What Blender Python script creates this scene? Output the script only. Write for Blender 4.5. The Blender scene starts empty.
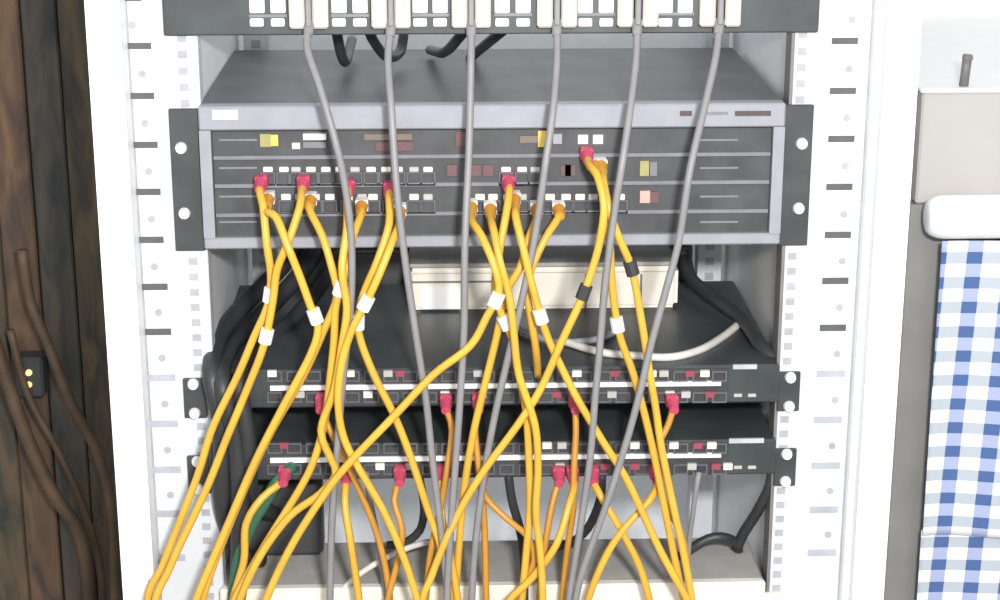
import bpy, bmesh, math, random
from mathutils import Vector, Euler, Matrix
random.seed(7)
S = bpy.context.scene
COL = S.collection

# ------------------------------------------------------------------ camera
FOC = 1850.0                      # focal length in pixels of a 1000x600 frame
ROT = Euler((math.radians(90 - 17.0), 0, math.radians(-1.9)), 'XYZ').to_matrix()
CAM = Vector((0, 0, 1.18)) - ROT @ Vector(((493 - 500) / FOC, (300 - 180) / FOC, -1)) * 1.40
cd = bpy.data.cameras.new('camera'); cam = bpy.data.objects.new('camera', cd); COL.objects.link(cam)
cd.sensor_width = 36; cd.lens = 36 * FOC / 1000; cd.clip_start = 0.05
cam.location = CAM; cam.rotation_euler = ROT.to_euler('XYZ')
S.camera = cam
# ------------------------------------------------------------------ light and exposure
S.view_settings.view_transform = 'Standard'; S.view_settings.look = 'None'
S.view_settings.gamma = 1; S.view_settings.use_curve_mapping = False
S.view_settings.exposure = 0.0
W = bpy.data.worlds.new('world'); S.world = W; W.use_nodes = True
W.node_tree.nodes['Background'].inputs[0].default_value = (0.93, 0.97, 1.0, 1)
W.node_tree.nodes['Background'].inputs[1].default_value = 0.7
def area(name, loc, target, sx, sy, power, col):
    l = bpy.data.lights.new(name, 'AREA'); l.shape = 'RECTANGLE'; l.size = sx; l.size_y = sy; l.energy = power; l.color = col
    o = bpy.data.objects.new(name, l); COL.objects.link(o); o.location = loc
    o.rotation_euler = (Vector(target) - Vector(loc)).to_track_quat('-Z', 'Y').to_euler()
area('room_light', (-0.05, -2.5, 2.1), (0, 0.1, 1.12), 1.9, 1.3, 30, (1.0, 0.985, 0.96))
fl_pos = CAM + ROT @ Vector((0.13, 0.10, 0.02))          # the camera's flash, right of and above the lens
area('camera_flash', fl_pos, (0.02, 0.05, 1.10), 0.09, 0.06, 27, (1.0, 0.985, 0.97))

# ------------------------------------------------------------------ helpers
def at(px, py, Y=0.0):
    d = ROT @ Vector(((px - 500) / FOC, (300 - py) / FOC, -1))
    return CAM + d * ((Y - CAM.y) / d.y)
def zf(py, Y=0.0, px=493): return at(px, py, Y).z
def xf(px, py, Y=0.0): return at(px, py, Y).x

MATS = {}
def mat(name, col, rough=0.5, metal=0.0, var=0.12, scale=60, emit=0):
    if name in MATS: return MATS[name]
    m = bpy.data.materials.new(name); m.use_nodes = True; nt = m.node_tree; b = nt.nodes['Principled BSDF']
    b.inputs['Roughness'].default_value = rough; b.inputs['Metallic'].default_value = metal
    tc = nt.nodes.new('ShaderNodeTexCoord'); n = nt.nodes.new('ShaderNodeTexNoise'); n.inputs['Scale'].default_value = scale
    n.inputs['Detail'].default_value = 4
    r = nt.nodes.new('ShaderNodeValToRGB')
    r.color_ramp.elements[0].position = 0.3; r.color_ramp.elements[1].position = 0.7
    r.color_ramp.elements[0].color = tuple(c * (1 - var) for c in col) + (1,)
    r.color_ramp.elements[1].color = tuple(min(1, c * (1 + var)) for c in col) + (1,)
    nt.links.new(tc.outputs['Object'], n.inputs['Vector']); nt.links.new(n.outputs['Fac'], r.inputs['Fac'])
    nt.links.new(r.outputs['Color'], b.inputs['Base Color'])
    if emit:
        b.inputs['Emission Color'].default_value = tuple(col) + (1,); b.inputs['Emission Strength'].default_value = emit
    MATS[name] = m
    return m
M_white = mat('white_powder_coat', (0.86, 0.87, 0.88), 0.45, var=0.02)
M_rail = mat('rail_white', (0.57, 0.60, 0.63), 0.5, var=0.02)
M_seam = mat('seam_grey', (0.30, 0.31, 0.32), 0.7)
M_inner = mat('pale_grey_panel', (0.84, 0.87, 0.90), 0.55, var=0.03)
M_rearrail = mat('zinc_rail', (0.58, 0.60, 0.64), 0.45, var=0.05)
M_hole = mat('hole_dark', (0.16, 0.16, 0.18), 0.8)
M_holep = mat('hole_pale', (0.34, 0.35, 0.38), 0.8)
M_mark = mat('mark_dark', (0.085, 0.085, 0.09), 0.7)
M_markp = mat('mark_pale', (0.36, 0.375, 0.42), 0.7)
M_black = mat('black_paint', (0.042, 0.044, 0.046), 0.5, var=0.25, scale=30)
M_top = mat('charcoal_sheet', (0.072, 0.077, 0.082), 0.5, var=0.22, scale=25)
M_switch = mat('switch_black', (0.045, 0.053, 0.055), 0.4, var=0.3, scale=22)
M_bezel = mat('grey_bezel', (0.27, 0.275, 0.305), 0.5, var=0.06)
M_card = mat('card_face', (0.05, 0.052, 0.055), 0.5, var=0.3, scale=35)
M_lip = mat('card_lip', (0.17, 0.17, 0.19), 0.45, var=0.1)
M_beige = mat('beige_plastic', (0.60, 0.54, 0.47), 0.5, var=0.06)
M_cream = mat('cream_plastic', (0.76, 0.71, 0.62), 0.5, var=0.04)
M_greybeige = mat('grey_beige_case', (0.40, 0.39, 0.37), 0.6, var=0.08)
M_whitep = mat('white_plastic', (0.85, 0.85, 0.85), 0.4, var=0.02)
M_screw = mat('screw_steel', (0.85, 0.85, 0.86), 0.35, 0.2, var=0.03)
M_grey = mat('grey_cable', (0.215, 0.21, 0.215), 0.5, var=0.08)
M_yel = mat('yellow_cable', (0.63, 0.36, 0.042), 0.42, var=0.10, scale=40)
M_yelb = mat('amber_cable', (0.50, 0.235, 0.03), 0.45, var=0.12, scale=40)
M_red = mat('red_boot', (0.50, 0.06, 0.12), 0.5)
M_redlamp = mat('dim_red', (0.26, 0.05, 0.075), 0.5)
M_blackc = mat('black_cord', (0.03, 0.032, 0.035), 0.5)
M_green = mat('green_cable', (0.035, 0.13, 0.075), 0.5)
M_whitec = mat('white_cable', (0.62, 0.60, 0.56), 0.5)
M_olive = mat('olive_label', (0.30, 0.28, 0.10), 0.5)
M_yplas = mat('yellow_label', (0.75, 0.52, 0.10), 0.5)
M_brownl = mat('brown_print', (0.17, 0.13, 0.10), 0.6)
M_redl = mat('dark_red_print', (0.125, 0.062, 0.068), 0.6)
M_logo = mat('pale_print', (0.56, 0.54, 0.60), 0.5, var=0.05)
M_ring = mat('jack_frame', (0.10, 0.10, 0.11), 0.45)
M_darkmark = mat('dark_print', (0.075, 0.05, 0.055), 0.6)
M_wall = mat('white_wall', (0.88, 0.88, 0.87), 0.8, var=0.015)
M_floor = mat('grey_floor', (0.30, 0.29, 0.27), 0.6)
M_cab = mat('cabinet_beige', (0.44, 0.42, 0.40), 0.6, var=0.03, scale=20)
M_stile = mat('cabinet_grey', (0.235, 0.23, 0.215), 0.6, var=0.1, scale=20)
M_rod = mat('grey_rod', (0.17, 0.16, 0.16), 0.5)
M_cord = mat('brown_cord', (0.095, 0.058, 0.032), 0.6, var=0.35, scale=25)
M_led = mat('amber_lamp', (1.0, 0.72, 0.25), 0.4, emit=1.2)

def wood(name, c0, c1, seed):
    m = bpy.data.materials.new(name); m.use_nodes = True; nt = m.node_tree; b = nt.nodes['Principled BSDF']
    b.inputs['Roughness'].default_value = 0.75
    tc = nt.nodes.new('ShaderNodeTexCoord'); mp = nt.nodes.new('ShaderNodeMapping')
    mp.inputs['Scale'].default_value = (30, 30, 6.5); mp.inputs['Location'].default_value = (seed, seed * 2, seed * 3)
    mp.inputs['Rotation'].default_value = (0, math.radians(-14), 0)
    n = nt.nodes.new('ShaderNodeTexNoise'); n.inputs['Scale'].default_value = 1.6; n.inputs['Detail'].default_value = 6; n.inputs['Distortion'].default_value = 1.0
    r = nt.nodes.new('ShaderNodeValToRGB')
    r.color_ramp.elements[0].position = 0.30; r.color_ramp.elements[0].color = c0 + (1,)
    r.color_ramp.elements[1].position = 0.78; r.color_ramp.elements[1].color = c1 + (1,)
    nt.links.new(tc.outputs['Object'], mp.inputs['Vector']); nt.links.new(mp.outputs['Vector'], n.inputs['Vector'])
    nt.links.new(n.outputs['Fac'], r.inputs['Fac']); nt.links.new(r.outputs['Color'], b.inputs['Base Color'])
    return m
WOODS = [wood('dark_wood_a', (0.030, 0.032, 0.026), (0.150, 0.098, 0.052), 1.3),
         wood('dark_wood_b', (0.028, 0.034, 0.036), (0.120, 0.098, 0.066), 4.1),
         wood('dark_wood_c', (0.042, 0.030, 0.027), (0.180, 0.105, 0.052), 7.7)]

ROOT = {}
def thing(name, label, cat, loc, group=None):
    o = bpy.data.objects.new(name, None); COL.objects.link(o); o.empty_display_size = 0.02
    o.location = loc; o['label'] = label; o['category'] = cat
    if group: o['group'] = group
    ROOT[o] = Vector(loc)
    return o
def obj(name, bm, m, parent=None, label=None, kind=None, smooth=False):
    """a bmesh in world coordinates -> one mesh object (under its thing)"""
    off = ROOT.get(parent, Vector((0, 0, 0)))
    me = bpy.data.meshes.new(name)
    bmesh.ops.recalc_face_normals(bm, faces=bm.faces)
    if parent is None and not kind == 'structure':
        pass
    bm.to_mesh(me); bm.free(); me.transform(Matrix.Translation(-off))
    if smooth:
        for p in me.polygons: p.use_smooth = True
    me.materials.append(m)
    o = bpy.data.objects.new(name, me); COL.objects.link(o)
    if parent is not None: o.parent = parent; ROOT[o] = off
    if label: o['label'] = label
    if kind: o['kind'] = kind
    return o
def inst(name, me, loc, parent, label=None):
    o = bpy.data.objects.new(name, me); COL.objects.link(o); o.parent = parent
    o.location = Vector(loc) - ROOT[parent]; ROOT[o] = Vector(loc)
    if label: o['label'] = label
    return o
def box(bm, x0, x1, y0, y1, z0, z1, bev=0.0, seg=1):
    t = bmesh.new()
    vs = [t.verts.new((x, y, z)) for x in (min(x0, x1), max(x0, x1)) for y in (min(y0, y1), max(y0, y1)) for z in (min(z0, z1), max(z0, z1))]
    for f in ((0, 1, 3, 2), (4, 6, 7, 5), (0, 4, 5, 1), (2, 3, 7, 6), (0, 2, 6, 4), (1, 5, 7, 3)):
        t.faces.new([vs[i] for i in f])
    if bev: bmesh.ops.bevel(t, geom=list(t.edges), offset=bev, segments=seg, affect='EDGES')
    me = bpy.data.meshes.new('t'); t.to_mesh(me); t.free(); bm.from_mesh(me); bpy.data.meshes.remove(me)
    return bm
def B(*a, **k): return box(bmesh.new(), *a, **k)
def F(px0, py0, px1, py1, Y, depth, bev=0.0, bm=None):
    """box whose front face on the plane y=Y spans this rectangle of the photograph"""
    cx, cy = (px0 + px1) / 2, (py0 + py1) / 2
    return box(bm or bmesh.new(), xf(px0, cy, Y), xf(px1, cy, Y), Y, Y + depth, zf(py1, Y, cx), zf(py0, Y, cx), bev)
def mesh_of(bm, m, smooth=False):
    me = bpy.data.meshes.new('part'); bmesh.ops.recalc_face_normals(bm, faces=bm.faces); bm.to_mesh(me); bm.free(); me.materials.append(m)
    if smooth:
        for p in me.polygons: p.use_smooth = True
    return me
def cyl(bm, c, axis, r0, r1, length, n=12, cap=True):
    axis = Vector(axis).normalized(); u = axis.orthogonal().normalized(); v = axis.cross(u)
    a = []; b = []
    for i in range(n):
        t = 2 * math.pi * i / n; d = u * math.cos(t) + v * math.sin(t)
        a.append(bm.verts.new(Vector(c) + d * r0)); b.append(bm.verts.new(Vector(c) + axis * length + d * r1))
    for i in range(n):
        bm.faces.new((a[i], a[(i + 1) % n], b[(i + 1) % n], b[i]))
    if cap: bm.faces.new(a); bm.faces.new(b)
    return bm
def spline(pts, step=0.006):
    P = [Vector(p) for p in pts]; out = []
    P = [P[0] * 2 - P[1]] + P + [P[-1] * 2 - P[-2]]
    for i in range(1, len(P) - 2):
        p0, p1, p2, p3 = P[i - 1:i + 3]
        n = max(2, int((p2 - p1).length / step))
        for k in range(n):
            t = k / n
            out.append(0.5 * (2 * p1 + (p2 - p0) * t + (2 * p0 - 5 * p1 + 4 * p2 - p3) * t * t + (3 * p1 - p0 - 3 * p2 + p3) * t ** 3))
    out.append(P[-2])
    return out
def tube(path, r, n=8, bm=None):
    bm = bm or bmesh.new(); rings = []; T = (path[1] - path[0]).normalized(); u = T.orthogonal().normalized()
    for i, p in enumerate(path):
        T = (path[min(i + 1, len(path) - 1)] - path[max(i - 1, 0)]).normalized()
        u = (u - T * u.dot(T)).normalized(); v = T.cross(u)
        rings.append([bm.verts.new(p + (u * math.cos(2 * math.pi * k / n) + v * math.sin(2 * math.pi * k / n)) * r) for k in range(n)])
    for a, b in zip(rings, rings[1:]):
        for k in range(n): bm.faces.new((a[k], a[(k + 1) % n], b[(k + 1) % n], b[k]))
    bm.faces.new(rings[0]); bm.faces.new(rings[-1])
    return bm

# ================================================================== SETTING
fl = obj('floor', B(-2.2, 2.2, -3.2, 0.75, -0.05, 0.0), M_floor, kind='structure')
wb = obj('wall_back', B(-0.34, 2.2, 0.65, 0.75, 0.0, 2.6), M_wall, kind='structure')
wl = obj('wall_left', B(-2.2, -0.34, 0.68, 0.75, 0.0, 2.6), M_black, kind='structure')
ROOT[wl] = Vector((0, 0, 0))
x = -0.345; i = 2
while x > -1.3:                                   # the dark upright planks left of the rack
    w = random.choice((0.040, 0.055, 0.048, 0.062)); d = random.uniform(0.657, 0.662)
    obj('plank', B(x - w + 0.0015, x, d, 0.681, 0.0, 2.6, bev=0.002), WOODS[i % 3], wl)
    x -= w; i += 1

# ================================================================== RACK CABINET
XL, XR = xf(83, 0, -0.03), xf(925, 0, -0.03)
rack = thing('server_rack', 'tall white open-front network rack cabinet holding all the equipment', 'server rack', ((XL + XR) / 2, 0.25, 0))
TOP, BOT = 1.95, 0.10
XLi, XRi = xf(118, 0, -0.03), xf(890, 0, -0.03)
obj('front_post', B(XL, XLi, -0.03, 0.03, 0, TOP, bev=0.004, seg=2), M_white, rack)
obj('front_post', B(XRi, XR, -0.03, 0.03, 0, TOP, bev=0.004, seg=2), M_white, rack)
RLi, RRi = xf(199, 70, 0), xf(792.5, 70, 0)
step = xf(874, 0, 0)
obj('inner_step', B(step, XRi, -0.012, 0.03, 0.1, TOP - 0.05, bev=0.0015), M_white, rack)
obj('side_panel', B(XL + 0.004, XL + 0.012, 0.03, 0.48, 0.06, TOP - 0.03), M_white, rack)
obj('side_panel', B(XR - 0.012, XR - 0.004, 0.03, 0.48, 0.06, TOP - 0.03), M_white, rack)
obj('inner_panel', B(RLi - 0.006, RLi - 0.002, 0.02, 0.48, 0.1, TOP - 0.05), M_white, rack)
obj('inner_panel', B(RRi + 0.002, RRi + 0.006, 0.02, 0.48, 0.1, TOP - 0.05), M_white, rack)
obj('back_panel', B(XL + 0.012, XR - 0.012, 0.47, 0.48, 0.06, TOP - 0.03), M_inner, rack)
obj('roof_panel', B(XL, XR, -0.03, 0.48, TOP - 0.03, TOP), M_white, rack)
obj('plinth', B(XL, XR, -0.02, 0.48, 0, 0.1), M_white, rack)
for s, (xa, xb) in enumerate(((RLi + 0.004, RLi + 0.026), (RRi - 0.026, RRi - 0.004))):
    rr = obj('rear_rail', B(xa, xb, 0.28, 0.30, 0.1, TOP - 0.05), M_rearrail, rack)
    hb = bmesh.new(); z = 0.9
    while z < 1.40:
        box(hb, (xa + xb) / 2 - 0.004, (xa + xb) / 2 + 0.004, 0.2795, 0.282, z, z + 0.007); z += 0.0146
    obj('rail_holes', hb, M_holep, rr, kind='stuff')
LT = [(128, -2), (138, 46), (141, 96), (144.5, 145), (147.5, 192), (150.5, 240), (154.5, 287), (158, 332), (161, 378), (163.5, 424), (166.5, 470), (169, 514), (171, 558)]
RT = [(848, -8), (845, 41), (843, 91), (841.5, 139), (839.5, 187), (838, 235), (835.5, 281), (833, 328), (831, 374), (828, 420), (826, 466), (824, 510), (822, 553)]
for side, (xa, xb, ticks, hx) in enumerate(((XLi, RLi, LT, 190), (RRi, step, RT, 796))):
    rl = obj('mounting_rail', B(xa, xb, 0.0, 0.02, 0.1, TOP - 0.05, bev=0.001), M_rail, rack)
    obj('edge_seam', B(*((xa - 0.0004, xa + 0.0013) if side == 0 else (xb - 0.0013, xb + 0.0002)), -0.0006, 0.019, 0.1, TOP - 0.05), M_seam, rl)
    hb = bmesh.new()
    if side == 1: obj('edge_shade_strip', B(xa - 0.0018, xa + 0.0008, -0.001, 0.021, 0.1, TOP - 0.05), M_rod, rl, 'dark strip painted as edge shade')  # thin dark strip added as the shadow along the rail's inner edge
    xc = (RLi - 0.0125) if side == 0 else (RRi + 0.0065)
    if side == 0: xc = RLi - 0.0115
    z = zf(600) - 0.02
    while z < 1.36:
        box(hb, xc - 0.0033, xc + 0.0033, -0.0006, 0.004, z, z + 0.0055); z += 0.0122
    obj('rail_holes', hb, M_holep, rl, kind='stuff')
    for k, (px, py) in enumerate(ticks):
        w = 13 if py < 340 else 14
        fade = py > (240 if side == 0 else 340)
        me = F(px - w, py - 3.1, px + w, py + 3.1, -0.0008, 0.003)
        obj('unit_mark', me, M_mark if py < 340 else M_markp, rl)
        if k < len(ticks) - 1:
            p = at(px + 4, (py + ticks[k + 1][1]) / 2 + 3, 0)
            obj('pin_hole', cyl(bmesh.new(), (p.x, -0.0006, p.z), (0, 1, 0), 0.0028, 0.0028, 0.002), M_holep, rl)

# ================================================================== SHARED SMALL MESHES
screw_bm = cyl(bmesh.new(), (0, 0, 0), (0, -1, 0), 0.0046, 0.0038, 0.003, 14)
SCREW = mesh_of(screw_bm, M_screw)
def ring_port(w, h, d, t):
    bm = bmesh.new()
    box(bm, -w / 2, -w / 2 + t, -d, 0, -h / 2, h / 2); box(bm, w / 2 - t, w / 2, -d, 0, -h / 2, h / 2)
    box(bm, -w / 2 + t, w / 2 - t, -d, 0, h / 2 - t, h / 2); box(bm, -w / 2 + t, w / 2 - t, -d, 0, -h / 2, -h / 2 + t)
    return bm
HX = 0.2410                                        # half the width across the ears
def ears(root, ztop, zbot, xin, mat_, notch=False):
    for s in (-1, 1):
        bm = bmesh.new()
        box(bm, s * xin, s * HX, -0.004, -0.0005, zbot, ztop, bev=0.0006)
        e = obj('mounting_ear', bm, mat_, root)
        for f in ((0.27, 0.73) if not notch else (0.13, 0.87)):
            inst('screw', SCREW, (s * (HX - 0.008), -0.004, zbot + (ztop - zbot) * f), e, None)

# ================================================================== PATCH PANEL
zb, zt = zf(33), zf(-42)
pp = thing('patch_panel', 'black patch panel with a row of pale ports at the rack top', 'patch panel', (0, 0, zb))
obj('panel_plate', B(-HX, HX, -0.006, -0.0005, zb, zt, bev=0.001), M_switch, pp)
colx = [257, 278, 299, 319, 339, 360, 381, 401, 420, 440, 461, 481, 502, 523, 546, 567, 585, 606, 626, 648, 665, 685, 708, 730]
pin = mesh_of(B(-0.0050, 0.0050, -0.0035, 0, -0.0030, 0.0030, bev=0.0008), M_whitep)
pin_top = mesh_of(B(-0.0055, 0.0055, -0.0035, 0, -0.0085, 0.0085, bev=0.0008), M_whitep)
for gI in range(6):
    for q in (0, 1):
        px = colx[gI * 4 + q]
        a = at(px, 22, -0.006); inst('port_label', pin, (a.x, -0.006, a.z), pp)
        a = at(px, 1, -0.006); inst('port_shutter', pin_top, (a.x, -0.006, a.z), pp)
    for q in (2, 3):
        q3 = at(colx[gI * 4 + q] + (-1.5 if q == 2 else 1.5), 6, -0.006)
        obj('port_insert', B(q3.x - 0.0058, q3.x + 0.0058, -0.016, -0.006, zf(27, -0.01), zf(-25, -0.01), bev=0.0015), M_beige, pp, 'beige jack insert')
    pk = at(colx[gI * 4] - 10, 13, -0.006)
    obj('group_rib', B(at(colx[gI*4]-8, 13, -0.006).x, at(colx[gI*4+1]+9, 13, -0.006).x, -0.0075, -0.006, zf(16, -0.006), zf(13, -0.006)), M_lip, pp)

# grey patch leads
GREY = [
 ('grey patch cable from the leftmost patch panel plug, slanting right over the telephone unit', [(304, 28), (307, 48), (320, 88), (335, 140), (344, 180), (351, 235), (351, 300), (343, 380), (337, 450), (332, 520), (330, 600), (330, 660)]),
 ('grey patch cable from the second patch panel plug, nearly upright then leaning right', [(385, 30), (388, 60), (391, 105), (397, 190), (405, 260), (416, 335), (426, 400), (432, 455), (441, 530), (448, 600), (450, 650)]),
 ('grey patch cable hanging almost straight down the middle of the rack', [(469, 30), (471, 60), (469, 150), (465, 240), (464, 330), (460, 400), (455, 470), (450, 540), (447, 600), (446, 650)]),
 ('grey patch cable from the fourth patch panel plug, leaning left down the middle', [(553, 30), (557, 60), (553, 110), (546, 160), (536, 230), (523, 295), (504, 375), (492, 430), (482, 490), (474, 560), (470, 640)]),
 ('grey patch cable from the fifth patch panel plug, passing beside the orange cable bend', [(634, 30), (636, 60), (630, 110), (622, 165), (614, 215), (605, 285), (600, 345), (595, 400), (590, 460), (580, 530), (569, 600), (565, 650)]),
 ('grey patch cable from the rightmost patch panel plug, crossing far down to the left', [(715, 30), (716, 55), (705, 105), (690, 170), (679, 240), (666, 290), (651, 345), (640, 392), (627, 440), (608, 500), (580, 580), (570, 640)]),
]
for k, (lab, pts) in enumerate(GREY):
    Ys = [-0.0165] + [-0.042 - 0.003 * (k % 3)] + [-0.062 - 0.004 * (k % 3)] * (len(pts) - 2)
    P3 = [at(px, py, Y) for (px, py), Y in zip(pts, Ys)]
    top = at((colx[k * 4 + 2] + colx[k * 4 + 3]) / 2, 10, -0.01)
    c = thing('grey_patch_cable', lab, 'cable', (top.x, -0.016, zf(30, -0.016)), 'grey patch cables from the top panel')
    plug = obj('plug', B(top.x - 0.0021, top.x + 0.0021, -0.020, -0.0065, zf(24, -0.01), zf(-20, -0.01), bev=0.0008), M_grey, c)
    P3[0] = Vector((top.x, -0.0135, zf(24, -0.0135))); P3[1] = at(pts[1][0], pts[1][1], -0.030); P3[2] = at(pts[2][0], pts[2][1], -0.05)
    obj('cable_sheath', tube(spline(P3), 0.0028), M_grey, c, smooth=True)
    d = (P3[1] - P3[0]).normalized()
    obj('strain_relief', cyl(bmesh.new(), P3[0] - d * 0.002, d, 0.0042, 0.0034, 0.012, 10), M_grey, c)

# dark cords behind the patch panel
for lab, pts in (
  ('short black cord dropping behind the patch panel, leftmost one', [(336, 20, .06), (338, 40, .08), (345, 62, .11), (352, 40, .2)]),
  ('short black cord behind the patch panel beside the second grey cable', [(366, 20, .06), (372, 38, .07), (386, 56, .10), (400, 52, .15), (405, 25, .17)]),
  ('black cord crossing behind the patch panel near the middle, leaning left', [(478, 18, .05), (462, 34, .06), (445, 52, .10), (430, 50, .20)]),
  ('black cord crossing behind the patch panel right of the middle', [(518, 18, .05), (500, 33, .07), (484, 46, .10), (470, 58, .20)])):
    P3 = [at(*p) for p in pts]
    c = thing('black_cord', lab, 'cable', P3[0], 'black cords behind the patch panel')
    obj('cable_sheath', tube(spline(P3), 0.0042), M_blackc, c, smooth=True)

# ================================================================== 3U TELEPHONE UNIT
YB = -0.012
zt, zb = zf(105, YB), zf(247, YB)
pbx = thing('telephone_switch', 'large black and grey telephone switch unit with grey-framed front, below the patch panel', 'telephone switch', (0, 0, zb))
xw = 0.2182
DEP = 0.245
obj('chassis', B(-xw + 0.001, xw - 0.001, 0.004, DEP, zb + 0.002, zt - 0.0035, bev=0.001), M_black, pbx)
obj('top_cover', B(-xw, xw, -0.004, DEP + 0.002, zt - 0.0034, zt - 0.0005, bev=0.0006), M_top, pbx, 'charcoal sheet metal lid')
zf_ = lambda py: zf(py, YB)
bz = bmesh.new()
fz = 0.0085
zi1, zi0 = zf_(129), zf_(236)
box(bz, -xw, xw, YB, 0.002, zi1, zt, bev=0.0012); box(bz, -xw, xw, YB, 0.002, zb, zi0, bev=0.0012)
box(bz, -xw, -xw + fz, YB, 0.002, zi0, zi1); box(bz, xw - fz, xw, YB, 0.002, zi0, zi1)
bezel = obj('bezel', bz, M_bezel, pbx, 'grey front frame')
obj('logo_plate', F(212, 110, 238, 120, YB - 0.0008, 0.002), M_logo, bezel)
obj('printed_mark', F(680, 111, 692, 116, YB - 0.0006, 0.002), M_darkmark, bezel)
obj('printed_mark', F(735, 111, 771, 116, YB - 0.0006, 0.002), M_darkmark, bezel)
obj('printed_mark', F(705, 112, 728, 115, YB - 0.0006, 0.002), M_lip, bezel)
ears(pbx, zf(106), zf(247), xw + 0.0006, M_black)
YC = -0.006
rows = [129, 157, 185, 214, 236]
cards = []
for k in range(4):
    z1, z0 = zf(rows[k], YC), zf(rows[k + 1], YC)
    c = obj('line_card', B(-xw + fz, xw - fz, YC, 0.004, z0, z1, bev=0.0006), M_card, pbx)
    cards.append(c)
    if k < 3: obj('card_lip', B(-xw + fz + 0.001, xw - fz - 0.001, YC - 0.003, YC, z0, z0 + 0.0028), M_lip, c)
    for px in (235, 716):
        obj('card_slot', F(px - 16, (rows[k] + rows[k + 1]) / 2 - 4, px + 22, (rows[k] + rows[k + 1]) / 2 - 2, YC - 0.0008, 0.002), M_lip, c)
def deco(k, name, r, m, proud=0.0018):
    return obj(name, F(*r, YC - proud, proud + 0.001), m, cards[k])
deco(0, 'status_label', (260, 134, 271, 147), M_olive); deco(0, 'status_label', (271, 135, 278, 146), M_yplas)
deco(0, 'button', (292, 143, 300, 149), M_cream); deco(0, 'port_cover', (303, 134, 326, 140), M_whitep, 0.004)
deco(0, 'port_cover', (303, 142, 326, 148), M_lip, 0.002)
deco(0, 'printed_strip', (364, 134, 412, 140), M_brownl); deco(0, 'printed_strip', (376, 142, 413, 151), M_redl)
deco(0, 'printed_strip', (456, 132, 468, 146), M_redl); deco(0, 'printed_strip', (520, 136, 538, 143), M_brownl)
deco(0, 'status_label', (538, 131, 549, 147), M_yplas, 0.003); deco(0, 'port_cover', (553, 134, 562, 144), M_bezel)
deco(0, 'button', (578, 135, 588, 144), M_cream); deco(0, 'button', (593, 135, 603, 144), M_cream)
deco(1, 'status_label', (640, 161, 649, 176), M_olive); deco(1, 'port_cover', (650, 162, 657, 176), M_lip)
deco(2, 'status_label', (640, 191, 650, 203), mat('salmon', (0.70, 0.34, 0.28))); deco(2, 'status_label', (650, 192, 659, 203), M_redl)
for px in (452, 476, 488, 566, 570): deco(1, 'printed_strip', (px - 5, 165, px + 5, 176), M_redl)
# two rows of jacks
JW, JH = 0.0112, 0.0105
jack = mesh_of(ring_port(JW, JH, 0.003, 0.0012), M_ring)
jack_led_w = mesh_of(B(-0.0036, 0.0036, -0.0016, 0, -0.0026, 0.0026, bev=0.0006), M_cream)
jack_led_o = mesh_of(B(-0.0036, 0.0036, -0.0016, 0, -0.0026, 0.0026, bev=0.0006), M_greybeige)
for row, (yl, yp, xs) in enumerate(((170, 178, [268, 284, 296, 311, 326, 340, 355, 371, 386, 398, 414, 428, 506, 522, 535]),
                                  (197, 206, [267, 286, 300, 315, 330, 348, 362, 373, 390, 414, 428, 480, 493, 508, 522, 550, 566, 580, 593, 620]))):
    for n_, px in enumerate(xs):
        p = at(px, yp, YC); j = inst('jack', jack, (p.x, YC, p.z), cards[1 + row])
        q = at(px, yl, YC); o = bpy.data.objects.new('jack_light', jack_led_w if n_ % 4 != 2 else jack_led_o); COL.objects.link(o)
        o.parent = cards[1 + row]; o.location = Vector((q.x, YC, q.z)) - ROOT[pbx]

# ================================================================== THE TWO BLACK SWITCHES
port48 = mesh_of(ring_port(0.0118, 0.0088, 0.0025, 0.0013), M_ring)
porthole = None
def switch(label, ft, fb, strip, depth, lights_hi, lights_lo, plate, ear):
    YS = -0.010
    zt, zb = zf(ft, YS), zf(fb, YS)
    s = thing('network_switch', label, 'network switch', (0, 0, zb), 'black network switches')
    hw = 0.2232
    obj('case', B(-hw, hw, YS, depth, zb, zt, bev=0.0015), M_switch, s)
    ears(s, zf(ear[0]), zf(ear[1]), hw + 0.0004, M_black, notch=True)
    fr = obj('port_panel', B(xf(262, strip, YS), xf(728, strip, YS), YS - 0.0012, YS + 0.001, zb + 0.002, zt - 0.002), M_black, s)
    obj('label_strip', F(270, strip - 2.3, 721, strip + 2.3, YS - 0.0032, 0.002), M_whitep, fr, 'white strip between the port rows')
    for k in range(24):
        px = 275 + k * 19.3
        for dy in (-10.5, 10.5):
            p = at(px, strip + dy, YS - 0.0012); inst('port', port48, (p.x, YS - 0.0012, p.z), fr)
    for dy, xs in ((-12, lights_hi), (9, lights_lo)):
        for px, m in xs:
            obj('port_light', F(px - 4.5, strip + dy - 3, px + 4.5, strip + dy + 3, YS - 0.005, 0.003), {'w': M_cream, 'g': M_greybeige, 'r': M_redlamp}[m], fr)
    obj('name_plate', F(plate[0], plate[1] - 2.2, plate[2], plate[1] + 2.2, YS - 0.0012, 0.002), mat('plate_grey', (0.42, 0.43, 0.44)), s)
    for px in (738, 752): obj('status_light', F(px - 4, strip + 8, px + 4, strip + 11, YS - 0.0012, 0.002), M_greybeige, s)
    return s
sw1 = switch('upper of the two black rack network switches, cream modem standing on it', 368, 406, 386, 0.135,
       [(272, 'w'), (350, 'w'), (388, 'g'), (478, 'g'), (577, 'w'), (652, 'w'), (664, 'g'), (705, 'w'), (690, 'r'), (615, 'r'), (400, 'r')],
       [(368, 'w'), (445, 'w'), (482, 'g'), (612, 'g'), (670, 'w'), (686, 'g'), (710, 'r'), (557, 'r'), (300, 'g')], (733, 367, 757), (374, 413))
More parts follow.
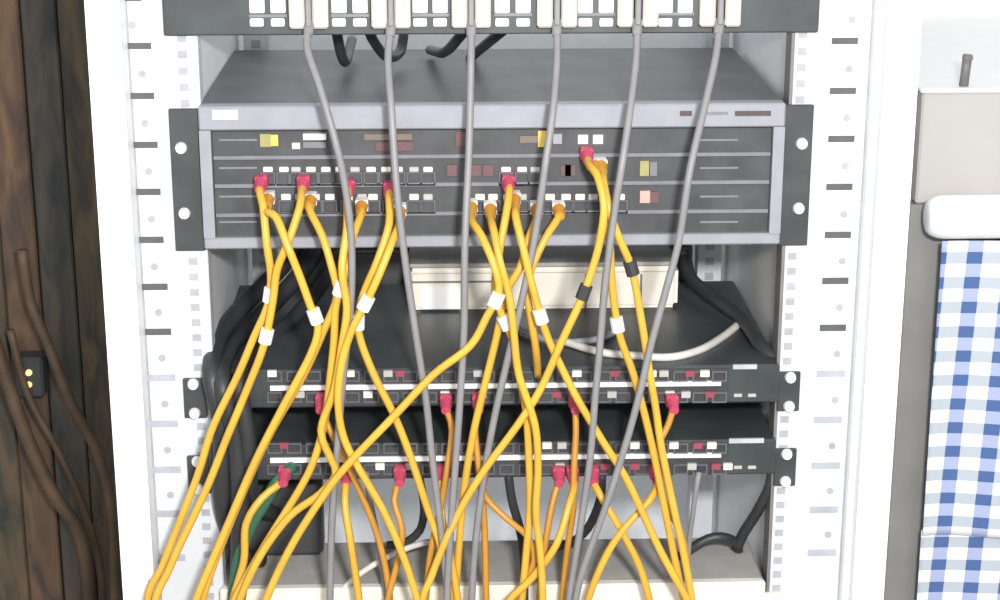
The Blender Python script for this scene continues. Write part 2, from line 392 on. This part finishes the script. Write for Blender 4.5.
sw2 = switch('lower of the two black rack network switches, partly hidden by crossing yellow cables', 443, 478, 458, 0.19,
       [(284, 'r'), (547, 'w'), (562, 'g'), (635, 'w'), (712, 'w'), (698, 'r'), (674, 'w')],
       [(380, 'w'), (560, 'g'), (605, 'r'), (635, 'r'), (692, 'g'), (716, 'r'), (728, 'w'), (410, 'g')], (729, 441, 764), (451, 488))
zs1 = zf(368, -0.010)       # top of upper switch

# cream modem on the upper switch
YM = 0.045
def fit_Y(py, z):           # depth at which the height z shows at this row
    d = ROT @ Vector(((493 - 500) / FOC, (300 - py) / FOC, -1))
    return CAM.y + d.y * (z - CAM.z) / d.z
YM = fit_Y(311, zs1)
x0, x1 = xf(408, 300, YM), xf(678, 300, YM)
mz = zf(269, YM)
sw1_depth = YM
mod = thing('modem', 'cream flat modem box lying on top of the upper network switch', 'modem', ((x0 + x1) / 2, YM, zs1 + 0.0005))
dm = 0.075
obj('case', B(x0, x1, YM, YM + dm, zs1 + 0.0005, mz, bev=0.004, seg=3), M_cream, mod)
obj('lid', B(x0 + 0.001, x1 - 0.001, YM + 0.002, YM + dm, mz + 0.0005, mz + 0.004, bev=0.0015), M_greybeige, mod, 'upper lid greyed for shade')  # shade on the box top is put into this greyer colour
obj('front_label', F(421, 287, 459, 309, YM - 0.001, 0.002), M_whitep, mod, 'white front sticker')
obj('seam', F(409, 281, 500, 283, YM - 0.0004, 0.001), M_lip, mod)
for px in (585, 640): obj('seam', F(px, 274, px + 2, 308, YM - 0.0004, 0.001), M_lip, mod)
print('YM', YM, 'sw depth', YM + dm)
# switch 1 must carry the modem
for ch in sw1.children:
    if ch.name.startswith('case'):
        for v in ch.data.vertices:
            if v.co.y > 0.05: v.co.y += (YM + dm + 0.01) - 0.135
# dark device behind
YD = YM + dm + 0.02
dk = thing('media_converter', 'dark slate box at the back behind the cream modem', 'network box', (0, YD, zs1 - 0.03))
obj('case', B(xf(292, 280, YD), xf(692, 280, YD), YD, YD + 0.09, zs1 - 0.03, zf(246, YD), bev=0.003), M_switch, dk)
obj('front_plate', B(xf(300, 280, YD), xf(684, 280, YD), YD - 0.002, YD + 0.001, zs1 - 0.028, zf(252, YD) , bev=0.0005), M_black, dk)

# black cords draped at the left and right of the upper switch
for lab, pts, r in (
  ('thick black cord sloping down the left side beside the upper switch, outermost', [(300, 236, .20), (284, 264, .17), (252, 297, .12), (226, 326, .07), (216, 345, .03), (212, 375, -.016), (222, 430, -.02), (222, 490, -.018), (228, 528, .0), (244, 556, fit_Y(556, zf(584, -0.008) + 0.008)), (262, 558, fit_Y(558, zf(584, -0.008) + 0.008))], .0075),
  ('thick black cord sloping over the left rear of the upper switch, inner one', [(318, 246, .20), (305, 268, .17), (275, 302, .13), (240, 338, .07), (226, 360, .02), (222, 384, -.022), (236, 440, -.024), (240, 520, -.02), (238, 640, .0)], .0075),
  ('black cord bulging over the left rear of the upper switch near the modem', [(345, 250, .20), (330, 272, .17), (300, 312, .12), (262, 344, .06), (246, 362, .01), (240, 385, -.022), (248, 440, -.026), (250, 486, -.018), (262, 506, .005), (274, 514, .0475)], .0065)):
    P3 = [at(*p) for p in pts]
    c = thing('black_cord', lab, 'cable', P3[0], 'black cords left of the switches')
    obj('cable_sheath', tube(spline(P3), r, 10), M_blackc, c, smooth=True)
for lab, pts, r, m in (
  ('black cord bending down behind the right end of the upper switch', [(684, 255, .2), (692, 280, .17), (722, 304, .12), (745, 322, .08), (760, 345, .03), (782, 372, .01), (776, 420, .03)], .006, M_blackc),
  ('black cord sloping down from the right end of the lower switch', [(772, 466, .003), (770, 486, .006), (757, 512, .02), (743, 534, .035), (737, 548, .04)], .0045, M_blackc),
  ('black cord arched over the pale device at lower right', [(672, 562, .04), (694, 547, .03), (708, 539, .03), (722, 537, .03), (736, 543, .04), (740, 560, .06)], .004, M_blackc),
  ('dark green cable slanting behind the yellow cables at lower left', [(293, 466, -.008), (288, 470, -.018), (277, 482, -.024), (263, 505, -.022), (248, 532, -.022), (236, 575, -.02), (232, 640, -.02)], .005, M_green),
  ('pale cable curving in a loop on the right top of the upper switch', [(560, 340, .075), (600, 352, .04), (640, 356, .03), (672, 357, .03), (702, 349, .045), (728, 333, .075), (745, 318, .10)], .0032, M_whitec),
  ('thin pale cable lying across the top of the upper switch, left of the loop', [(505, 322, .10), (530, 334, .07), (560, 342, .055), (598, 339, .06), (618, 330, .085)], .0028, M_bezel),
  ('thin white cable crossing the gap under the lower switch', [(338, 596, -.01), (352, 580, -.005), (378, 562, 0), (405, 549, .01), (424, 543, .02), (440, 540, .03)], .0026, M_whitec),
  ('black cord hanging under the lower switch just left of the double yellow strand', [(508, 472, -.002), (512, 500, .0), (520, 530, .005), (524, 560, -.02), (524, 640, -.02)], .0036, M_blackc),
  ('black cord curving left under the lower switch, right of the middle', [(602, 472, -.002), (600, 500, .005), (588, 528, .01), (572, 542, .015), (552, 548, .02)], .0036, M_blackc),
  ('short black cord looping under the lower switch, left of the middle', [(418, 472, -.002), (424, 505, .005), (420, 530, .01), (404, 543, .015), (388, 545, .02)], .0034, M_blackc),
  ('thin grey cable hanging straight under the lower switch near its left end', [(366, 472, -.012), (370, 500, -.022), (380, 550, -.024), (387, 600, -.024), (390, 640, -.024)], .0024, M_grey),
  ('thin grey cable hanging under the right half of the lower switch', [(699, 472, -.016), (696, 490, -.018), (692, 520, -.014), (688, 560, -.01), (690, 630, -.01)], .0022, M_grey)):
    P3 = [at(p[0], p[1], fit_Y(p[1], zs1 + r + 0.001)) for p in pts] if 'top of the upper switch' in lab else [at(*p) for p in pts]
    nm = {M_blackc: 'black_cord', M_green: 'green_cable', M_whitec: 'white_cable', M_bezel: 'pale_cable', M_grey: 'grey_cable'}[m]
    c = thing(nm, lab, 'cable', P3[0])
    obj('cable_sheath', tube(spline(P3), r, 10), m, c, smooth=True)

pa = at(282, 546, 0.03)
ad = thing('power_adapter', 'black power adapter block behind the green cable, left under the lower switch', 'power adapter', (pa.x, 0.03, pa.z))
obj('case', B(xf(240, 515, 0.048), xf(322, 515, 0.048), 0.048, 0.079, zf(584, -0.008) + 0.0003, zf(484, 0.048, 282), bev=0.004), M_black, ad)
obj('rating_label', F(262, 500, 300, 526, 0.0474, 0.001), M_switch, ad)
# ================================================================== PALE DEVICE AT THE BOTTOM
YP = -0.008
zp = zf(584, YP)
ybk = max(fit_Y(545, zp), 0.08)
dv = thing('pale_device', 'pale beige rack device with grey top at the lower edge, under the switches', 'network device', (0, 0, zp - 0.06))
obj('case', B(-0.2195, 0.2195, YP + 0.004, ybk, zp - 0.06, zp - 0.001, bev=0.002), M_greybeige, dv)
obj('front_panel', B(-0.2195, 0.2195, YP - 0.004, YP + 0.0035, zp - 0.06, zp, bev=0.0015), M_cream, dv, 'cream front')
for s in (-1, 1): obj('mounting_ear', B(s * 0.2197, s * HX, -0.004, -0.0005, zp - 0.058, zp - 0.014), M_cream, dv)
print('pale device depth', ybk)

# ================================================================== YELLOW PATCH CABLES
# label, points in the photograph, depth in front of the rails, tag indexes, end kind
Y_ = [
 ('yellow patch cable from the leftmost red plug, outermost one at lower left', 'r', [(262, 180), (263, 205), (267, 245), (271, 275), (268, 305), (254, 337), (238, 375), (213, 427), (196, 480), (164, 562), (146, 612)], -.052, (273, 296)),
 ('yellow patch cable from the second red plug, swinging left beside the outermost one', 'r', [(304, 180), (300, 206), (289, 240), (277, 270), (273, 300), (264, 345), (248, 387), (226, 440), (206, 490), (171, 565), (152, 622)], -.062, (265, 335)),
 ('yellow patch cable leaning right from the leftmost plugs, then bent back to lower left', 'y', [(269, 196), (276, 217), (288, 247), (300, 277), (310, 305), (318, 327), (311, 354), (283, 407), (256, 460), (229, 522), (196, 600), (186, 640)], -.070, (315, 319)),
 ('yellow patch cable right of the second red plug, joining the thick pair to lower left', 'y', [(311, 197), (322, 235), (332, 268), (337, 296), (324, 330), (302, 378), (271, 432), (244, 490), (212, 570), (200, 612), (194, 640)], -.055, None),
 ('yellow patch cable crossing the grey leftmost cable, ending in a curve at lower left', 'y', [(362, 203), (353, 237), (346, 272), (336, 305), (334, 340), (330, 380), (325, 420), (314, 460), (298, 492), (262, 550), (232, 605), (222, 640)], -.058, (352, 292)),
 ('yellow patch cable with a small loop over the lower switch left end', 'r', [(349, 184), (347, 228), (342, 270), (347, 308), (342, 345), (334, 390), (321, 430), (330, 457), (336, 474), (320, 494), (289, 517), (259, 558), (238, 605), (230, 640)], -.066, None),
 ('yellow patch cable slanting right below a white tag, crossing another at the upper switch', 'r', [(390, 186), (389, 225), (377, 262), (363, 295), (358, 322), (361, 342), (374, 375), (394, 415), (410, 455), (428, 510), (441, 548), (450, 600), (452, 640)], -.060, (359, 321)),
 ('yellow patch cable left of the upright grey one, ending right under the crossing', 'y', [(400, 208), (393, 240), (379, 275), (366, 303), (352, 330), (342, 362), (338, 400), (343, 435), (357, 465), (387, 518), (412, 582), (420, 630)], -.074, (361, 296)),
 ('long yellow patch cable running from middle plugs diagonally to lower left', 'y', [(471, 204), (481, 235), (494, 265), (499, 292), (487, 316), (470, 346), (433, 375), (396, 414), (352, 460), (326, 492), (292, 545), (266, 600), (255, 640)], -.080, (493, 300)),
 ('yellow patch cable from the middle red plug, straight down past both switches', 'r', [(508, 180), (506, 215), (500, 247), (495, 285), (499, 308), (512, 338), (519, 375), (526, 410), (529, 460), (530, 505), (527, 545), (521, 610), (520, 640)], -.056, (508, 324)),
 ('long yellow patch cable slanting from middle plugs down to the lower right', 'y', [(514, 196), (516, 218), (523, 247), (532, 285), (545, 330), (557, 358), (577, 398), (602, 440), (628, 482), (660, 550), (690, 605), (705, 640)], -.064, (541, 319)),
 ('yellow patch cable in the centre fan, second strand of the upright pair', 'y', [(490, 206), (494, 232), (500, 262), (509, 296), (514, 335), (519, 375), (535, 425), (538, 470), (536, 512), (541, 560), (543, 620)], -.072, None),
 ('yellow patch cable in the centre fan leaning left down to the lower switch', 'y', [(536, 206), (528, 240), (520, 268), (506, 292), (497, 335), (484, 388), (472, 440), (463, 500), (456, 590), (455, 640)], -.048, None),
 ('yellow patch cable rightmost in the centre fan, ending on the upper switch', 'y', [(558, 206), (549, 232), (535, 260), (527, 288), (531, 318), (536, 350), (538, 376)], -.046, None),
 ('yellow patch cable from the topmost red plug, turning back to the lower middle', 'r', [(586, 152), (597, 175), (604, 205), (600, 240), (592, 270), (584, 292), (577, 309), (561, 343), (541, 388), (519, 423), (481, 475), (455, 520), (432, 575), (420, 620)], -.070, (583, 290)),
 ('yellow patch cable beside the topmost red plug, falling to the far lower right', 'y', [(600, 163), (604, 185), (610, 212), (619, 238), (628, 258), (634, 278), (638, 300), (644, 335), (650, 375), (656, 410), (661, 445), (672, 500), (685, 560), (693, 605), (700, 640)], -.060, (631, 266)),
 ('yellow patch cable passing behind the right grey cable with a white tag', 'y', [(594, 163), (604, 200), (610, 245), (612, 285), (616, 316), (621, 340), (632, 370), (643, 408), (653, 450), (663, 500), (675, 560), (686, 612), (690, 640)], -.050, (617, 321)),
 ('yellow patch cable under the lower switch, leftmost of the short upright ones', 's', [(347, 470), (345, 505), (351, 545), (359, 600), (362, 640)], -.05, None),
 ('amber patch cable looping under the left middle of the lower switch', 'a', [(400, 470), (394, 500), (402, 530), (398, 560), (388, 600), (385, 640)], -.044, None),
 ('amber patch cable from the upper switch, bending left under the lower switch', 'a', [(446, 398), (452, 430), (447, 470), (440, 510), (431, 550), (426, 600), (425, 640)], -.046, None),
 ('yellow patch cable from the upper switch, hanging straight left of the middle', 'a', [(478, 398), (475, 430), (479, 470), (484, 520), (486, 590), (487, 640)], -.042, None),
 ('orange patch cable stepping right under the middle of the lower switch', 'a', [(482, 470), (486, 498), (507, 519), (528, 537), (534, 560), (522, 590), (512, 640)], -.052, None),
 ('yellow patch cable end curving left at bottom middle', 's', [(572, 470), (569, 505), (556, 545), (532, 578), (508, 602), (490, 640)], -.062, None),
 ('amber patch cable under the lower switch right of the upright pair', 'a', [(558, 470), (552, 505), (545, 545), (540, 590), (538, 640)], -.040, None),
 ('amber patch cable from the upper switch beside the fifth grey cable', 'a', [(574, 398), (576, 430), (574, 470), (573, 510), (566, 560), (560, 640)], -.036, None),
 ('yellow patch cable bent like a hook at lower right, going left', 's', [(655, 470), (650, 500), (622, 531), (604, 560), (588, 600), (580, 640)], -.054, None),
 ('yellow patch cable at lower right crossing the hooked one', 's', [(592, 470), (600, 495), (622, 532), (641, 570), (652, 612), (656, 640)], -.046, None),
 ('yellow patch cable under the lower switch, left of the bottom middle', 's', [(440, 470), (442, 520), (453, 570), (459, 612), (460, 640)], -.056, None),
 ('yellow patch cable from the leftmost red plug of the lower switch, beside the green cable', 's', [(285, 470), (262, 498), (246, 524), (244, 560), (233, 600), (228, 640)], -.045, None),
 ('amber patch cable hanging in the left middle below the upper switch', 'a', [(322, 398), (330, 430), (350, 470), (372, 520), (384, 560), (392, 612), (394, 640)], -.040, None),
 ('amber patch cable from the right of the upper switch, leaning left', 'a', [(671, 398), (668, 425), (656, 455), (664, 500), (683, 540), (690, 600), (690, 640)], -.044, None),
]
for lab, kind, pts, yb, tag in Y_:
    n = len(pts)
    if kind in 'ry': y0 = -0.010
    elif kind == 'n': y0 = yb
    else: y0 = -0.014
    Ys = [y0] + [yb] * (n - 1)
    if kind in 'rysa' : Ys[1] = (yb * 0.85)
    if lab.endswith('ending on the upper switch'): Ys[-1] = -0.024; Ys[-2] = yb * 0.9
    P3 = [at(px, py, Y) for (px, py), Y in zip(pts, Ys)]
    if kind in 'rysa':                       # leave the port straight out, then bend down
        P3.insert(1, Vector((P3[0].x, min(-0.026, yb * 0.62), P3[0].z - 0.003)))
    c = thing('orange_patch_cable' if lab.startswith('orange') else 'amber_patch_cable' if lab.startswith('amber') else 'yellow_patch_cable', lab, 'cable', P3[0], 'yellow patch cables')
    if pts[-1][1] > 600: P3.append(P3[-1] + Vector(((P3[-1].x - P3[-2].x) * 0.6, 0.01, -0.14)))
    path = spline(P3)
    obj('cable_sheath', tube(path, 0.0030 if kind != 'a' else 0.0026), M_yelb if kind == 'a' else M_yel, c, smooth=True)
    if kind in 'rysa':
        p = P3[0]; red = kind in 'rsa'
        obj('plug', B(p.x - 0.0048, p.x + 0.0048, p.y - 0.010, p.y + 0.0015, p.z - 0.0045, p.z + 0.0045, bev=0.0008), M_whitep if not red else M_red, c, 'red plug' if red else 'clear white plug')
        d = (P3[1] - p).normalized()
        obj('boot', cyl(bmesh.new(), p + Vector((0, -0.009, 0)), (0, -1, -0.25), 0.0050, 0.0038, 0.012, 10), M_red if kind != 'y' else M_yelb, c, 'red boot' if kind != 'y' else None)
    if tag:
        t = at(tag[0], tag[1], yb)
        k = min(range(2, len(path) - 2), key=lambda i: (path[i] - t).length)
        d = (path[k + 1] - path[k - 1]).normalized()
        tb = cyl(bmesh.new(), path[k] - d * 0.0055, d, 0.0050, 0.0050, 0.011, 10)
        side = d.cross(Vector((0, 1, 0))).normalized()
        obj('label_tag', tb, M_whitep if tag not in ((631, 266), (583, 290)) else M_blackc, c, 'white wrap tag' if tag not in ((631, 266), (583, 290)) else 'black joint sleeve')

# ================================================================== RIGHT OF THE RACK
YK = 0.22
xc0 = xf(919, 150, YK); xe = xc0 + 0.55
ztop = zf(93, YK, 960); zrail = zf(204, YK, 960)
cab = thing('storage_cabinet', 'beige storage cabinet with grey edge right of the white rack', 'cabinet', (xc0 + 0.275, 0.42, 0))
obj('upper_panel', B(xc0, xe, YK, YK + 0.018, zrail, ztop, bev=0.002), M_cab, cab, 'beige front panel')
obj('top_board', B(xc0 - 0.002, xe, YK - 0.001, 0.62, ztop + 0.0002, ztop + 0.004, bev=0.001), M_white, cab, 'white top board')
obj('side_board', B(xc0, xc0 + 0.018, YK + 0.0182, 0.62, 0, ztop - 0.0182), M_stile, cab, 'grey side')
obj('side_board', B(xe - 0.018, xe, YK + 0.0182, 0.62, 0, ztop - 0.0182), M_stile, cab, 'grey side')
obj('front_stile', B(xc0 - 0.004, xc0 + 0.075, YK + 0.001, YK + 0.018, 0, zrail - 0.0005, bev=0.001), M_stile, cab, 'grey upright edge')
obj('back_board', B(xc0 + 0.0182, xe - 0.0182, 0.60, 0.62, 0, ztop - 0.0182), M_stile, cab)
YT = YK + 0.012; p = at(963, 94, YT)
rod = thing('metal_rod', 'short grey rod standing on top of the beige cabinet', 'rod', (p.x, YT, ztop + 0.004))
pz = at(966, 59, YT)
obj('shaft', cyl(bmesh.new(), (p.x, YT, ztop + 0.004), (0.06, 0, 1), 0.0042, 0.0042, pz.z - ztop, 10), M_rod, rod, smooth=True)
obj('tip', cyl(bmesh.new(), (p.x + 0.06 * (pz.z - ztop), YT, pz.z - 0.0), (0.06, 0, 1), 0.0050, 0.0040, 0.004, 10), M_rod, rod)
YR = YK - 0.05
xr0 = xf(932, 218, YR); zr1, zr0 = zf(200.5, YR, 960), zf(244, YR, 960)
rail = thing('curtain_rail', 'white rounded rail fixed across the beige cabinet above the checked cloth', 'curtain rail', (xr0 + 0.26, YR, zr0))
rr_ = (zr1 - zr0) / 2; yc = YR + rr_; zc = (zr0 + zr1) / 2
rb = bmesh.new(); rings = []
prof = [(0, 0.55)] + [(0.016 * (1 - math.cos(a)), 0.55 + 0.45 * math.sin(a)) for a in (0.35, 0.7, 1.05, 1.3, 1.57)]
prof = prof + [(0.50, 1.0), (0.516, 0.55)]
for dx, k in prof:
    rings.append([rb.verts.new((xr0 + dx, yc + rr_ * k * math.cos(t * math.pi / 12), zc + rr_ * k * math.sin(t * math.pi / 12))) for t in range(24)])
for a, b in zip(rings, rings[1:]):
    for t in range(24): rb.faces.new((a[t], a[(t + 1) % 24], b[(t + 1) % 24], b[t]))
rb.faces.new(rings[0]); rb.faces.new(rings[-1])
obj('cover', rb, M_white, rail, smooth=True)
obj('bracket', B(xr0 + 0.05, xr0 + 0.07, yc + rr_ * 0.9, YK - 0.0005, zc - 0.006, zc + 0.006), M_white, rail)
obj('bracket', B(xr0 + 0.45, xr0 + 0.47, yc + rr_ * 0.9, YK - 0.0005, zc - 0.006, zc + 0.006), M_white, rail)
# gingham
g = bpy.data.materials.new('blue_gingham'); g.use_nodes = True; nt = g.node_tree; bs = nt.nodes['Principled BSDF']; bs.inputs['Roughness'].default_value = 0.85
uv = nt.nodes.new('ShaderNodeUVMap'); uv.uv_map = 'UVMap'
sp = nt.nodes.new('ShaderNodeSeparateXYZ'); nt.links.new(uv.outputs['UV'], sp.inputs[0])
def stripes(out, duty):
    f = nt.nodes.new('ShaderNodeMath'); f.operation = 'FRACT'; nt.links.new(out, f.inputs[0])
    l = nt.nodes.new('ShaderNodeMath'); l.operation = 'LESS_THAN'; nt.links.new(f.outputs[0], l.inputs[0]); l.inputs[1].default_value = duty
    return l.outputs[0]
sv, sh = stripes(sp.outputs['X'], 0.43), stripes(sp.outputs['Y'], 0.47)
def mix(a, b, fac):
    m = nt.nodes.new('ShaderNodeMixRGB'); 
    for i_, v in ((1, a), (2, b)):
        if isinstance(v, tuple): m.inputs[i_].default_value = v
        else: nt.links.new(v, m.inputs[i_])
    nt.links.new(fac, m.inputs[0]); return m.outputs[0]
c1 = mix((0.80, 0.81, 0.83, 1), (0.36, 0.41, 0.60, 1), sv)
c2 = mix((0.44, 0.48, 0.53, 1), (0.065, 0.125, 0.30, 1), sv)
nt.links.new(mix(c1, c2, sh), bs.inputs['Base Color'])
# rows in photo: 258 ... spacing 24 ; columns: 972 at y=258, 36 px apart
YG = YR + 0.012
def cloth(name, py0, py1, Yo, parent):
    bm = bmesh.new(); uvl = bm.loops.layers.uv.new('UVMap'); NX, NZ = 64, 40
    zA, zB = zf(py0, YG, 960), zf(py1, YG, 960)
    xa0 = xf(942, 245, YG); colw = xf(1008, 258, YG) - xf(972, 258, YG); rowh = (zf(258, YG, 960) - zf(527, YG, 960)) / 11.2
    width = 0.50; V = []
    z258 = zf(258, YG, 960); x972 = xf(972, 258, YG)
    for j in range(NZ + 1):
        z = zA + (zB - zA) * j / NZ; row = []
        for i in range(NX + 1):
            u = i / NX; lean = 0.008 * (z258 - z)
            x = xa0 + u * width + lean
            y = YG + Yo + 0.0035 * math.sin(u * 26 + 0.6) * (0.4 + min(1, (zA - z) * 6))
            row.append((bm.verts.new((x, y, z)), ((x + 0.030 * (z258 - z) - x972) / colw + 0.14, (z - z258) / rowh + 0.235)))
        V.append(row)
    for j in range(NZ):
        for i in range(NX):
            q = [V[j][i], V[j][i + 1], V[j + 1][i + 1], V[j + 1][i]]
            f = bm.faces.new([a[0] for a in q])
            for l, a in zip(f.loops, q): l[uvl].uv = a[1]
    o = obj(name, bm, g, parent, smooth=True)
    s = o.modifiers.new('thickness', 'SOLIDIFY'); s.thickness = 0.0012
    return o
cl = thing('gingham_cloth', 'blue and white checked cloth hanging below the white rail', 'cloth', (xf(960, 400, YG) + 0.2, YG, zr0 - 0.4), None)
cloth('upper_drape', 241, 536, 0.0, cl)
cloth('lower_flounce', 533, 760, 0.007, cl)

# ================================================================== LEFT OF THE RACK
YW = 0.60
for lab, pts, r in (
  ('brown cord sagging diagonally across the dark planks, uppermost one', [(22, 250, YW), (30, 300, YW), (48, 345, YW), (72, 405, YW), (98, 455, YW), (112, 520, YW), (116, 640, YW)], .006),
  ('brown cord sagging across the dark planks, reaching the lower left corner', [(-20, 300, YW), (0, 360, YW), (24, 430, YW), (52, 492, YW), (78, 530, YW), (88, 580, YW), (90, 660, YW)], .008),
  ('thin brown cord in the lower left, between two thicker cords', [(10, 330, YW + .02), (28, 395, YW + .02), (60, 455, YW + .02), (84, 510, YW + .02), (100, 570, YW + .02), (104, 650, YW + .02)], .0045)):
    P3 = [at(*p) for p in pts]
    c = thing('brown_cord', lab, 'cable', P3[0], 'brown cords over the dark planks')
    obj('cable_sheath', tube(spline(P3, 0.012), r, 10), M_cord, c, smooth=True)
p = at(28, 380, 0.62)
jb = thing('indicator_box', 'small dark box with two amber lamps on the dark planks', 'indicator', (p.x, 0.63, p.z - 0.03))
obj('case', B(p.x - 0.016, p.x + 0.016, 0.625, 0.655, p.z - 0.024, p.z + 0.024, bev=0.003), M_black, jb)
for py in (374, 386):
    q = at(28, py, 0.62)
    obj('lamp', cyl(bmesh.new(), (q.x, 0.6255, q.z), (0, -1, 0), 0.0038, 0.0030, 0.004, 12), M_led, jb)
